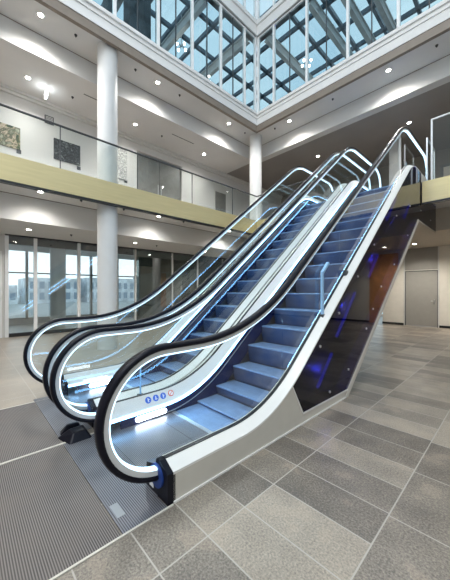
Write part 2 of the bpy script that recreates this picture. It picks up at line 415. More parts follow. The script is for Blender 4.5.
# glazing of the void: panes and mullions
def glazing(name, axis, fixed, stations, z0, z1, wide, label):
    t = struct(name, MB().box(*( (fixed - 0.012, fixed, stations[0], stations[-1]) if axis == 'y' else (stations[0], stations[-1], fixed, fixed + 0.012)), z0, z1), M['skyglass'])
    fr = MB()
    for i, s in enumerate(stations):
        w = wide[i % len(wide)]
        if axis == 'y': fr.box(fixed - 0.06, fixed + 0.04, s - w / 2, s + w / 2, z0, z1)
        else: fr.box(s - w / 2, s + w / 2, fixed - 0.04, fixed + 0.06, z0, z1)
    if axis == 'y': fr.box(fixed - 0.05, fixed + 0.03, stations[0], stations[-1], z0, z0 + 0.06).box(fixed - 0.05, fixed + 0.03, stations[0], stations[-1], z1 - 0.05, z1)
    else: fr.box(stations[0], stations[-1], fixed - 0.03, fixed + 0.05, z0, z0 + 0.06).box(stations[0], stations[-1], fixed - 0.03, fixed + 0.05, z1 - 0.05, z1)
    fr.build('window_frame', M['frame'], t)
    th = MB()
    for a, b in zip(stations[:-1], stations[1:]):
        m_ = (a + b) / 2
        if b - a < 0.9: continue
        if axis == 'y': th.box(fixed - 0.03, fixed + 0.01, m_ - 0.012, m_ + 0.012, z0, z1)
        else: th.box(m_ - 0.012, m_ + 0.012, fixed - 0.01, fixed + 0.03, z0, z1)
    th.build('glazing_joint', M['darkgrey'], t)
    return t
ystn = [-9, -7.95, -6.74, -5.53, -4.32, -3.11, -1.96, -0.75, 0.45, 1.65, 2.83, 4.07, 5.27, 6.49, 7.69, 8.31]
xstn = [-6.97, -6.23, -4.88, -3.52, -2.19, -0.86, 0.47, 1.8, 3.13, 4.46, 5.8, 7.1, 9.0]
glazing('window_1', 'y', XB - 0.06, ystn, 8.39, 11.36, [0.07], '')
glazing('window_2', 'x', YB + 0.06, xstn, 8.39, 11.36, [0.07], '')
glazing('window_3', 'y', XB - 0.06, ystn, 11.92, 14.6, [0.07], '')
glazing('window_4', 'x', YB + 0.06, xstn, 11.92, 14.6, [0.07], '')

# glass roofs: lattice of dark steel with panes
def glass_roof(name, x0, x1, y0, y1, z, sx, sy, lw=0.11, lh=0.16, pane=True, mat='lattice'):
    lat = MB(); n = int(round((x1 - x0) / sx)); k = int(round((y1 - y0) / sy))
    for i in range(n + 1): 
        x = x0 + (x1 - x0) * i / n; lat.box(x - lw / 2, x + lw / 2, y0, y1, z, z + lh)
    for i in range(k + 1):
        y = y0 + (y1 - y0) * i / k; lat.box(x0, x1, y - lw / 2, y + lw / 2, z, z + lh)
    t = struct(name, lat, M[mat])
    if pane: MB().box(x0, x1, y0, y1, z + lh + 0.002, z + lh + 0.014).build('roof_glazing', M['skyglass'], t)
    return t
glass_roof('ceiling_glass_roof_left', -16, XB - 0.3, YF, 18, 12.2, 1.25, 1.15)
glass_roof('ceiling_glass_roof_back', XB - 0.3, XR, YB + 0.3, 18, 12.2, 1.15, 1.25)
glass_roof('ceiling_lantern_roof', XB, XR, YF, YB, 14.6, 1.33, 1.2)
# outer facades of the roof storey
def facade_grid(name, axis, fixed, a, b, z0, z1, s, vs):
    g = MB(); n = int((b - a) / s)
    for i in range(n + 1):
        q = a + (b - a) * i / n
        if axis == 'y': g.box(fixed - 0.05, fixed + 0.05, q - 0.035, q + 0.035, z0, z1)
        else: g.box(q - 0.035, q + 0.035, fixed - 0.05, fixed + 0.05, z0, z1)
    z = z0
    while z < z1 + 0.01:
        if axis == 'y': g.box(fixed - 0.04, fixed + 0.04, a, b, z - 0.04, z + 0.04)
        else: g.box(a, b, fixed - 0.04, fixed + 0.04, z - 0.04, z + 0.04)
        z += vs
    return struct(name, g, M['lattice'])
facade_grid('wall_roof_left', 'y', -16, YF, 18, 8.36, 12.2, 1.1, 0.96)
facade_grid('wall_roof_back', 'x', 18, -16, XR, 8.36, 12.2, 1.1, 0.96)

# roof beams behind the glazing
def beam_x(y, z=11.3, h=0.34, w=0.06):
    mb = MB().box(-16, XB - 0.3, y - w / 2, y + w / 2, z, z + h).box(-16, XB - 0.3, y - w * 1.3, y + w * 1.3, z - 0.03, z).box(-16, XB - 0.3, y - w * 1.3, y + w * 1.3, z + h, z + h + 0.03)
    return struct('ceiling_beam', mb, M['beam'])
def beam_y(x, z=11.3, h=0.34, w=0.06):
    mb = MB().box(x - w / 2, x + w / 2, YB + 0.3, 18, z, z + h).box(x - w * 1.3, x + w * 1.3, YB + 0.3, 18, z - 0.03, z).box(x - w * 1.3, x + w * 1.3, YB + 0.3, 18, z + h, z + h + 0.03)
    return struct('ceiling_beam', mb, M['beam'])
for y in (8.2, 6.05, 3.9, 1.75, -0.4, -2.55): beam_x(y)
for x in (-6.8, -4.95, -4.05, -3.3, -1.6, 0.1, 1.8, 3.5): beam_y(x)

# walls
struct('wall_upper_left', MB().box(-10.2, -10, YF, 4.86, FL2, 7.25).box(-10.2, -10, 6.9, YW, FL2, 7.25).box(-10.2, -10, 4.86, 6.9, 6.85, 7.25), M['wallgrey'])
struct('trim_cornice', MB().box(-10, -9.93, YF, YW, 7.12, 7.25).box(-9.93, -9.86, YF, YW, 7.19, 7.25), M['ceil'])
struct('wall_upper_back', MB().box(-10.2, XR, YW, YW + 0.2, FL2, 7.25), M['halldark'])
struct('wall_back', MB().box(-3.455, XR, YW, YW + 0.2, 2.37, 3.33).box(-4.35, -3.455, YW, YW + 0.2, 0, 3.33).box(-2.285, XR, YW, YW + 0.2, 0, 2.37), M['creamwall'])
struct('wall_right', MB().box(XR, XR + 0.2, YF, 18, 0, 8.3), M['white'])
struct('wall_front', MB().box(-15.7, XR, YF - 0.2, YF, 0, 8.3), M['white'])
struct('baseboard_back', MB().box(-4.36, -3.50, YW - 0.02, YW, 0, 0.09).box(-2.24, XR, YW - 0.02, YW, 0, 0.09), M['black'])
# panel joints on the back wall
struct('trim_wall_panel', MB().box(-3.50, -3.455, YW - 0.025, YW, 0, 3.33).box(-2.285, -2.24, YW - 0.025, YW, 0, 3.33), M['wallgrey'])

# grey door in the back wall
d = struct('door_1', MB().box(-3.43, -2.31, YW + 0.02, YW + 0.07, 0.01, 2.34), M['door'])
MB().box(-3.455, -3.43, YW - 0.01, YW + 0.09, 0, 2.37).box(-2.31, -2.285, YW - 0.01, YW + 0.09, 0, 2.37).box(-3.43, -2.31, YW - 0.01, YW + 0.09, 2.34, 2.37).build('door_frame', M['darkgrey'], d)
h = MB().cyl((-2.40, YW + 0.02, 1.08), (-2.40, YW - 0.04, 1.08), 0.013, 12).cyl((-2.39, YW - 0.04, 1.08), (-2.52, YW - 0.04, 1.08), 0.011, 12).build('door_handle', M['steel'], d)
MB().box(-2.42, -2.38, YW + 0.005, YW + 0.02, 0.96, 1.15).build('lock_plate', M['steel'], d)
struct('trim_door_panel', MB().box(-3.455, -2.285, YW - 0.012, YW, 2.40, 3.33), M['door'])

# bright glazed exit beyond the end of the back wall
w = struct('window_5', MB().box(-8.9, -4.36, 18.6, 18.62, 0.1, 3.2), M['skyglass'])
fr = MB()
for x in (-8.9, -7.8, -6.7, -5.6, -4.42): fr.box(x, x + 0.07, 18.55, 18.66, 0, 3.3)
fr.box(-8.9, -4.36, 18.55, 18.66, 0, 0.1).box(-8.9, -4.36, 18.55, 18.66, 2.3, 2.38).box(-8.9, -4.36, 18.55, 18.66, 3.2, 3.33)
fr.build('window_frame', M['frame'], w)
struct('wall_back_passage', MB().box(-4.36, -4.2, YW + 0.2, 18.6, 0, 3.33), M['creamwall'])
struct('wall_back_left', MB().box(-11.4, -8.9, YW, YW + 0.2, 0, 3.33).box(-9.1, -8.9, YW + 0.2, 18.6, 0, 3.33), M['wallgrey'])

# ------------------------------------------------------------------ left glazed wall, ground storey
stations = [-8.9, -7.2, -5.4, -3.6, -1.9, -0.3, 1.08, 1.85, 3.22, 5.47, 7.33, 8.85, 10.6, 12.4, 14.2]
wn = struct('window_6', MB().box(XG - 0.02, XG, 1.08, 5.47, 0.12, 3.3), M['wallglass'])
fr = MB()
for s in (1.85, 3.22): fr.box(XG - 0.06, XG + 0.05, s - 0.05, s + 0.05, 0, 3.33)
fr.box(XG - 0.06, XG + 0.05, 1.02, 1.12, 0, 3.33)
fr.build('window_frame', M['frame'], wn)
MB().box(XG - 0.05, XG + 0.06, 1.12, 5.4, 0, 0.12).build('window_sill', M['black'], wn)
MB().box(XG - 0.12, XG - 0.04, 1.12, 5.4, 3.05, 3.33).build('blind_box', M['darkgrey'], wn)
wn = struct('window_7', MB().box(XG - 0.02, XG, 5.47, 14.2, 0.12, 3.3), M['greyglass'])
fr = MB()
for s in (5.47, 7.33, 8.85, 10.6, 12.4): fr.box(XG - 0.05, XG + 0.03, s - 0.035, s + 0.035, 0, 3.33)
fr.build('window_frame', M['wallgrey'], wn)
MB().box(XG - 0.05, XG + 0.04, 5.4, 14.2, 0, 0.12).build('window_sill', M['black'], wn)
struct('trim_glazed_wall_head', MB().box(XG - 0.08, XG + 0.1, 1.02, 14.2, 3.29, 3.33), M['black'])
# white panelled wall and door at the left end
struct('wall_left', MB().box(XG - 0.1, XG, YF, 1.02, 2.78, 3.33).box(XG - 0.1, XG, YF, -0.2, 0, 2.78).box(XG - 0.1, XG, 0.95, 1.02, 0, 2.78), M['wallgrey'])
d = struct('door_2', MB().box(XG - 0.08, XG - 0.03, -0.18, 0.90, 0.02, 2.74), M['white'])
MB().box(XG - 0.03, XG + 0.03, -0.2, -0.1, 0, 2.78).box(XG - 0.03, XG + 0.03, 0.86, 0.95, 0, 2.78).box(XG - 0.03, XG + 0.03, -0.1, 0.86, 2.68, 2.78).build('door_frame', M['frame'], d)

# room behind the glass
struct('wall_room_left', MB().box(-15.7, -15.5, YF, -2, 0, 3.33).box(-15.7, -15.5, 8.2, 20, 0, 3.33).box(-15.7, -15.5, -2, 8.2, 0, 0.2), M['wallgrey'])
struct('wall_room_partition', MB().box(-14.2, -14.0, 7.0, 14.2, 0, 3.33), M['wallgrey'])
struct('column_room', MB().cyl((-13.5, 3.0, 0), (-13.5, 3.0, 3.33), 0.29, 32), M['column'])
struct('column_room_dark', MB().box(-14.6, -14.2, 5.0, 5.4, 0, 3.33), M['darkgrey'])
wn = struct('window_8', MB().box(-15.62, -15.6, -2, 8.2, 0.2, 3.33), M['glass'])
fr = MB()
for s in [-2, -0.6, 0.8, 2.2, 3.6, 5.0, 6.4, 8.15]: fr.box(-15.68, -15.52, s - 0.05, s + 0.05, 0.2, 3.33)
fr.box(-15.68, -15.52, -2, 8.2, 2.3, 2.36).box(-15.68, -15.52, -2, 8.2, 0.2, 0.28)
fr.build('window_frame', M['wallgrey'], wn)
struct('ground_outside', MB().box(-90, -15.7, -40, 60, -0.4, -0.1), M['street'])

# ------------------------------------------------------------------ columns
def column(x, y, label):
    t = tag(MB().cyl((x, y, 0), (x, y, 7.8), 0.245, 48).build('column', M['column']), label, 'column', 'round columns along the balcony', 'structure')
    return t
column(-7.40, 2.78, 'left white round column')
column(-7.42, 8.76, 'white round column in the corner')
column(-7.40, -3.2, 'white round column')

# ------------------------------------------------------------------ balcony balustrade
def balustrade_y():
    t = empty('balustrade', (XB - 0.05, -3, FL2), 'long clear glass balustrade with a thin dark handrail on the golden left balcony', 'balustrade')
    MB().cyl((XB - 0.05, YF + 0.01, 5.19), (XB - 0.05, YB + 0.05, 5.19), 0.024, 12).build('handrail', M['steel' if 0 else 'darkgrey'], t)
    st = [-8.9, -7.4, -5.6, -3.8, -2.0, -0.2, 1.61, 3.44, 5.26, 7.05, 8.33]
    for a, b in zip(st[:-1], st[1:]):
        MB().box(XB - 0.056, XB - 0.044, a + 0.006, b - 0.006, FL2, 5.17).build('glass_panel', M['balglass'], t)
    for s in st[1:-1]:
        MB().box(XB - 0.062, XB - 0.038, s - 0.008, s + 0.008, FL2, 5.17).build('joint_strip', M['darkgrey'], t)
    return t
balustrade_y()
t = empty('balustrade', (-5.8, YB + 0.05, FL2), 'short glass balustrade from the corner column to the far escalator', 'balustrade')
MB().cyl((XB - 0.05, YB + 0.05, 5.19), (-4.85, YB + 0.05, 5.19), 0.024, 12).build('handrail', M['darkgrey'], t)
for a, b in ((-6.99, -5.9), (-5.9, -4.85)):
    MB().box(a + 0.005, b - 0.005, YB + 0.044, YB + 0.056, FL2, 5.17).build('glass_panel', M['balglass'], t)
# tall framed glass screen right of the escalators
t = empty('glass_screen', (0.5, YB + 0.05, FL2), 'tall white-framed glass screen on the golden balcony edge right of the escalators', 'glass screen')
MB().box(-1.46, 2.5, YB + 0.045, YB + 0.057, FL2 + 0.03, 5.69).box(2.5, 8.9, YB + 0.045, YB + 0.057, FL2 + 0.03, 5.69).build('glass_panel', M['balglass'], t)
MB().box(-1.49, -1.455, YB + 0.03, YB + 0.07, FL2, 5.72).box(-1.455, 8.9, YB + 0.03, YB + 0.07, 5.69, 5.72).box(2.48, 2.52, YB + 0.03, YB + 0.07, FL2, 5.69).build('frame', M['frame'], t)
t = empty('glass_screen', (-1.57, 8.75, FL2), 'narrow pale-framed glass return between the near escalator top and the tall screen', 'glass screen')
MB().box(-1.58, -1.568, YB + 0.1, 9.25, FL2 + 0.02, 5.29).build('glass_panel', M['balglass'], t)
MB().box(-1.59, -1.56, YB + 0.07, YB + 0.1, FL2, 5.32).box(-1.59, -1.56, YB + 0.1, 9.28, 5.29, 5.32).box(-1.59, -1.56, 9.25, 9.28, FL2, 5.29).build('frame', M['steel'], t)

# ------------------------------------------------------------------ upper wall fittings
def picture(name_label, y0, y1, z0, z1, mat, border=0.0):
    t = empty('picture', (-9.97, (y0 + y1) / 2, (z0 + z1) / 2), name_label, 'picture', 'pictures on the upper wall')
    MB().box(-10, -9.965, y0, y1, z0, z1).build('canvas', M[mat], t)
    return t
picture('green and brown abstract print on the upper wall, cut by the frame edge', 0.2, 1.25, 5.60, 6.22, 'pic_green')
picture('black wide print with faint pale writing on the upper wall', 2.10, 2.86, 5.64, 6.28, 'pic_dark')
picture('pale tall pen drawing on the upper wall behind the left column', 4.02, 4.45, 5.58, 6.72, 'pic_sketch')
def caption(label, y, z):
    return tag(MB().box(-10, -9.985, y - 0.055, y + 0.055, z - 0.055, z + 0.055).build('caption_card', M['darkgrey']), label, 'label card', 'caption cards beside the pictures')
caption('small dark caption card at the corner of the green print', 1.22, 5.55)
caption('small dark caption card below the black print', 2.82, 5.55)
caption('small dark caption card below the tall pen drawing', 4.42, 5.55)
t = empty('wall_vent', (-9.97, 1.98, 6.78), 'small square grey vent grille on the upper wall above the handrail', 'vent')
MB().box(-10, -9.97, 1.86, 2.10, 6.66, 6.90).build('vent_frame', M['darkgrey'], t)
vs = MB()
for i in range(5): vs.box(-9.975, -9.96, 1.88, 2.08, 6.68 + i * 0.042, 6.70 + i * 0.042)
vs.build('slats', M['wallgrey'], t)
# dark door recess
struct('wall_upper_recess', MB().box(-11.2, -11.0, 4.86, 6.9, FL2, 6.85), M['doorupper'])
dd = struct('door_3', MB().box(-10.16, -10.08, 4.88, 5.86, FL2, 6.84), M['doorupper'])
MB().cyl((-10.06, 5.8, 4.9), (-10.06, 5.8, 5.8), 0.012, 10).build('door_handle', M['steel'], dd)
dd = struct('door_4', MB().box(-10.16, -10.08, 5.88, 6.88, FL2, 6.84), M['doorupper'])
MB().cyl((-10.06, 5.94, 4.9), (-10.06, 5.94, 5.8), 0.012, 10).build('door_handle', M['steel'], dd)
dd = struct('door_5', MB().box(-10.02, -9.985, 8.82, 9.52, FL2, 6.28), M['doorupper'])
MB().box(-10, -9.97, 8.77, 8.82, FL2, 6.32).box(-10, -9.97, 9.52, 9.57, FL2, 6.32).box(-10, -9.97, 8.77, 9.57, 6.28, 6.32).build('door_frame', M['wallgrey'], dd)
dd = struct('door_6', MB().box(-2.1, -0.9, YW - 0.04, YW, FL2, 6.5), M['creamwall'])
MB().box(-2.2, -2.1, YW - 0.06, YW, FL2, 6.6).box(-0.9, -0.8, YW - 0.06, YW, FL2, 6.6).box(-2.1, -0.9, YW - 0.06, YW, 6.5, 6.6).build('door_frame', M['doorupper'], dd)
# pale vertical wall panel near the corner (upper hall)
struct('trim_upper_panels', MB().box(-3.45, -3.05, 12.0, 12.1, FL2, 7.25), M['wallgrey'])

# lit emergency luminaire hanging under the upper ceiling
t = empty('exit_luminaire', (-9.2, 1.75, 6.95), 'small bright hanging emergency light under the upper left ceiling', 'ceiling light')
MB().box(-9.3, -9.1, 1.73, 1.77, 6.98, 7.15).build('lit_panel', emis('emergency_light', (0.9, 0.97, 1.0), 9), t)
MB().cyl((-9.2, 1.75, 7.15), (-9.2, 1.75, 7.25), 0.008, 8).build('suspension_rod', M['steel'], t)

# ------------------------------------------------------------------ downlights
def downlight(x, y, z, label, energy, blend=0.9, angle=150, r=0.055, group=None, col=(1.0, 0.97, 0.93)):
    t = empty('downlight', (x, y, z), label, 'ceiling light', group)
    MB().ring((x, y), r, r + 0.028, z - 0.012, z + 0.004).build('trim_ring', M['frame'], t)
    MB().cyl((x, y, z - 0.008), (x, y, z + 0.002), r, 20).build('lens', M['downlight'], t)
    L = bpy.data.lights.new('downlight_lamp', 'SPOT'); L.energy = energy; L.spot_size = math.radians(angle); L.spot_blend = blend
    L.shadow_soft_size = 0.06; L.color = col
    lo = bpy.data.objects.new('downlight_lamp', L); C.objects.link(lo); lo.parent = t; lo.location = (0, 0, -0.03)
    return t
G = 'downlights in the ceilings'
E1 = 160
downlight(-7.5, 1.32, 7.8, 'bright downlight in the upper soffit at the top left of the photo', E1, group=G)
downlight(-7.5, 4.31, 7.8, 'downlight in the upper soffit right of the left column top', E1, group=G)
downlight(-7.5, 7.31, 7.8, 'downlight in the upper soffit just left of the corner column top', E1, group=G)
downlight(-7.5, -1.68, 7.8, 'downlight in the upper soffit outside the left frame edge', E1, group=G)
downlight(-7.5, -4.68, 7.8, 'farther downlight in the upper soffit outside the left frame edge', E1, group=G)
downlight(-5.85, 8.82, 7.8, 'downlight in the upper soffit just right of the corner column', E1, group=G)
downlight(-2.56, 8.85, 7.8, 'downlight in the upper soffit above the escalator tops', E1, group=G)
downlight(0.7, 8.85, 7.8, 'downlight in the upper soffit beyond the right frame edge', E1, group=G)
downlight(4.0, 8.85, 7.8, 'farther downlight in the upper soffit beyond the right frame edge', E1, group=G)
downlight(-9.1, 1.31, 7.25, 'downlight in the lower upper-storey ceiling beside the emergency light', 90, group=G)
downlight(-9.1, 4.36, 7.25, 'downlight in the lower upper-storey ceiling above the dark double doors', 90, group=G)
downlight(-9.1, 7.41, 7.25, 'downlight in the lower upper-storey ceiling above the small upper door', 90, group=G)
downlight(-9.1, -1.7, 7.25, 'downlight in the lower upper-storey ceiling outside the left frame edge', 95, group=G)
downlight(-5.89, 11.04, 7.25, 'downlight in the dark hall ceiling above the far escalator', 60, group=G)
downlight(-2.58, 11.1, 7.25, 'downlight in the dark hall ceiling above the near handrail top', 60, group=G)
downlight(-8.28, 1.45, 4.0, 'downlight in the ground soffit under the golden balcony, left of the column', 95, group=G)
downlight(-8.28, 4.79, 4.0, 'downlight in the ground soffit under the golden balcony, right of the column', 95, group=G)
downlight(-8.28, 8.1, 4.0, 'downlight in the ground soffit behind the far escalator', 95, group=G)
downlight(-10.0, 1.46, 3.33, 'downlight just in front of the glazed wall, left of the column', 95, group=G)
downlight(-10.0, 4.79, 3.33, 'downlight just in front of the glazed wall, right of the column', 95, group=G)
downlight(-10.0, 8.19, 3.33, 'downlight just in front of the glazed wall by the far escalator', 95, group=G)
downlight(-2.8, 12.8, 3.33, 'warm downlight in the beige ceiling over the grey door', 230, group=G, col=(1, 0.95, 0.86))
downlight(0.5, 12.8, 3.33, 'warm downlight in the beige ceiling beyond the right frame edge', 230, group=G, col=(1, 0.95, 0.86))
downlight(-12.8, 6.9, 3.33, 'downlight in the ceiling of the room behind the grey glass', 45, group=G)
downlight(-12.8, 9.9, 3.33, 'farther downlight in the ceiling of the room behind the grey glass', 45, group=G)

# small dark sprinkler heads
for k, (x, y, z, lb) in enumerate([
    (-7.5, 2.05, 7.8, 'small dark sprinkler in the upper soffit left of the left column'),
    (-7.5, 3.6, 7.8, 'small dark sprinkler in the upper soffit just right of the left column'),
    (-7.5, 5.1, 7.8, 'small dark sprinkler in the upper soffit past its second downlight'),
    (-7.5, 8.2, 7.8, 'small dark sprinkler in the upper soffit left of the corner column'),
    (-6.5, 8.82, 7.8, 'small dark sprinkler in the upper soffit right of the corner column'),
    (-4.2, 8.85, 7.8, 'small dark sprinkler in the upper soffit midway along the right side'),
    (-1.45, 8.85, 7.8, 'small dark sprinkler in the upper soffit near the right frame edge'),
    (-9.1, 2.4, 7.25, 'small dark sprinkler in the lower ceiling beside the emergency light'),
    (-9.1, 5.4, 7.25, 'small dark sprinkler in the lower ceiling above the dark doors'),
    (-8.28, 2.4, 4.0, 'small dark sprinkler under the golden balcony left of the column'),
    (-8.28, 3.6, 4.0, 'small dark sprinkler under the golden balcony right of the column'),
    (-8.28, 5.8, 4.0, 'small dark sprinkler under the golden balcony nearer the escalator'),
    (-10.0, 2.6, 3.33, 'small dark sprinkler in front of the glazed wall left of the column'),
    (-10.0, 5.7, 3.33, 'small dark sprinkler in front of the glazed wall right of the column')]):
    t = empty('sprinkler', (x, y, z), lb, 'sprinkler', 'sprinkler heads in the ceilings')
    MB().cyl((x, y, z), (x, y, z - 0.03), 0.035, 14, 0.028).build('collar', M['darkgrey'], t)
    MB().cyl((x, y, z - 0.03), (x, y, z - 0.055), 0.012, 10).build('nozzle', M['black'], t)
# linear ceiling slots
struct('trim_slot_left', MB().box(-8.75, -8.72, 2.6, 3.6, 7.243, 7.25).box(-8.75, -8.72, 5.6, 6.6, 7.243, 7.25), M['darkgrey'])
# shadow gaps along the soffits
struct('trim_shadow_gap', MB().box(-8.1, -8.085, YF, 9.43, 7.79, 7.8).box(-8.1, XR, 9.435, 9.45, 7.79, 7.8).box(-8.93, -8.915, YF, 10.48, 3.985, 4.0), M['taupe'])

# bulb clusters placed in the roof storey for lamps reflected in the glazing
def cluster(x, y, z, label):
    t = empty('reflected_bulb_cluster', (x, y, z), label, 'lamp reflection', 'bulb clusters standing for lamps reflected in the upper glazing')
    m = MB().bar((x - 0.2, y, z), (x + 0.2, y, z), 0.03).bar((x, y - 0.2, z), (x, y + 0.2, z), 0.03).cyl((x, y, z), (x, y, 12.2), 0.012, 8)
    m.build('mount', M['steel'], t)
    for dx, dy in ((-0.2, 0), (0.2, 0), (0, -0.2), (0, 0.2)):
        b = MB(); b.cyl((x + dx, y + dy, z - 0.02), (x + dx, y + dy, z - 0.08), 0.045, 14, 0.03); b.build('bulb', M['bulb'], t)
cluster(-9.2, 7.6, 10.6, 'cluster of four bulbs standing for a lamp reflection in the left glazing near the corner')
cluster(-9.0, 6.2, 11.0, 'cluster of four bulbs standing for a lamp reflection in the left glazing between two beams')
cluster(-6.0, 10.3, 10.9, 'cluster of four bulbs standing for a lamp reflection in the right glazing near the corner')
# dark plant enclosures on the terrace
for x, y, w_, h_, lb in ((-8.1, 3.75, 0.24, 2.8, 'dark tall cabinet behind the upper left glazing, nearest the frame top'), (-8.3, 4.30, 0.20, 2.8, 'dark narrow cabinet behind the upper left glazing'),
                         (-9.1, 5.6, 0.35, 1.3, 'low dark wide cabinet behind the upper left glazing'), (-8.2, 3.10, 0.16, 2.8, 'dark slim cabinet behind the upper left glazing'), (-8.0, 4.62, 0.10, 2.7, 'dark upright duct behind the upper left glazing')):
    t = empty('plant_cabinet', (x, y, 8.36), lb, 'cabinet')
    MB().box(x - w_, x + w_, y - w_ * 0.6, y + w_ * 0.6, 8.36, 8.36 + h_).build('casing', M['darkpanel'], t, bevel=0.02)
t = tag(MB().box(-5.6, -4.3, 12.0, 12.3, 8.36, 11.2).build('wall_screen', M['wallgrey']), 'pale wall panel behind the upper right glazing', 'wall panel', None, 'structure')

# ------------------------------------------------------------------ floor mats
t = tag(MB().box(-3.055, -1.672, -3.2, 0.713, 0.0, 0.006).build('floor_grille', M['mat']), 'ribbed grey metal floor grille in front of the near escalator', 'floor grille', 'floor grilles before the escalators')
t = tag(MB().box(-4.48, -3.10, -3.2, 0.715, 0.0, 0.006).build('floor_grille', M['mat']), 'ribbed grey metal floor grille in front of the far escalator', 'floor grille', 'floor grilles before the escalators')
struct('trim_floor', MB().box(-3.09, -3.065, -3.2, 1.05, 0, 0.008).box(-1.672, -1.658, -3.2, 1.08, 0, 0.008).box(-4.50, -4.48, -3.2, 1.05, 0, 0.008), M['side'])
tag(MB().box(-1.95, -1.81, 0.745, 0.80, 0.006, 0.010).build('metal_tag', M['street_tag']), 'small pale rectangular metal tag on the floor plate beside the near newel', 'metal plate')
# wedge shaped black floor unit
t = empty('floor_wedge', (-3.13, 0.83, 0), 'glossy black wedge-shaped unit on the floor between the two escalator entries', 'floor unit')
MB().add([(-3.24, 0.70, 0), (-2.99, 0.76, 0), (-2.99, 0.98, 0), (-3.24, 0.98, 0), (-3.18, 0.80, 0.085), (-3.06, 0.81, 0.085), (-3.05, 0.93, 0.085), (-3.18, 0.94, 0.09)],
         [(0, 3, 2, 1), (4, 5, 6, 7), (0, 1, 5, 4), (1, 2, 6, 5), (2, 3, 7, 6), (3, 0, 4, 7)]).build('body', M['rubber'], t, bevel=0.015)
MB().add([(-3.36, 0.76, 0), (-3.26, 0.74, 0), (-3.26, 0.96, 0), (-3.36, 0.96, 0), (-3.32, 0.82, 0.085), (-3.27, 0.81, 0.09), (-3.27, 0.92, 0.085), (-3.32, 0.93, 0.08)],
         [(0, 3, 2, 1), (4, 5, 6, 7), (0, 1, 5, 4), (1, 2, 6, 5), (2, 3, 7, 6), (3, 0, 4, 7)]).build('side_lobe', M['rubber'], t, bevel=0.012)

# ------------------------------------------------------------------ escalators
def ramp(y, yb, wb, wt, yt=None, off=0.0):
    yt = yt or yb + RISE / SL
    def soft(d, w):
        if d <= -w: return 0.0
        if d >= w: return SL * d
        return SL * (d + w) ** 2 / (4 * w)
    return off + soft(y - yb, wb) - soft(y - yt, wt)
def nose(y): return ramp(y, 2.466, 0.5, 0.5)
def deck(y, off=0.0): return ramp(y, 2.29, 0.5, 0.35, off=off)
def rail(y): return ramp(y, 2.085, 0.70, 0.42, off=1.085)
def frange(a, b, n): return [a + (b - a) * i / n for i in range(n + 1)]

YE0, YE1 = 1.079, 9.32     # deck ends
LC0, LC1 = 1.10, 9.30      # newel centres
def rail_path(shrink=0.0):
    p = []
    rx, rz = 0.47 - shrink, 0.467 - shrink
    zc = 1.085 - 0.467
    for i in range(0, 33):
        a = -PI / 2 - PI * i / 32
        p.append((LC0 + rx * math.cos(a), zc + rz * math.sin(a)))
    ys = frange(LC0 + 0.06, LC1 - 0.06, 110)
    top = []
    for y in ys:
        dz = (rail(y + 0.001) - rail(y - 0.001)) / 0.002; l = math.hypot(1, dz)
        top.append((y + shrink * dz / l, rail(y) - shrink / l))
    p += top
    zt = rail(LC1) - 0.467
    for i in range(0, 33):
        a = PI / 2 - PI * i / 32
        p.append((LC1 + rx * math.cos(a), zt + rz * math.sin(a)))
    return p, top, p[:33], p[-33:]

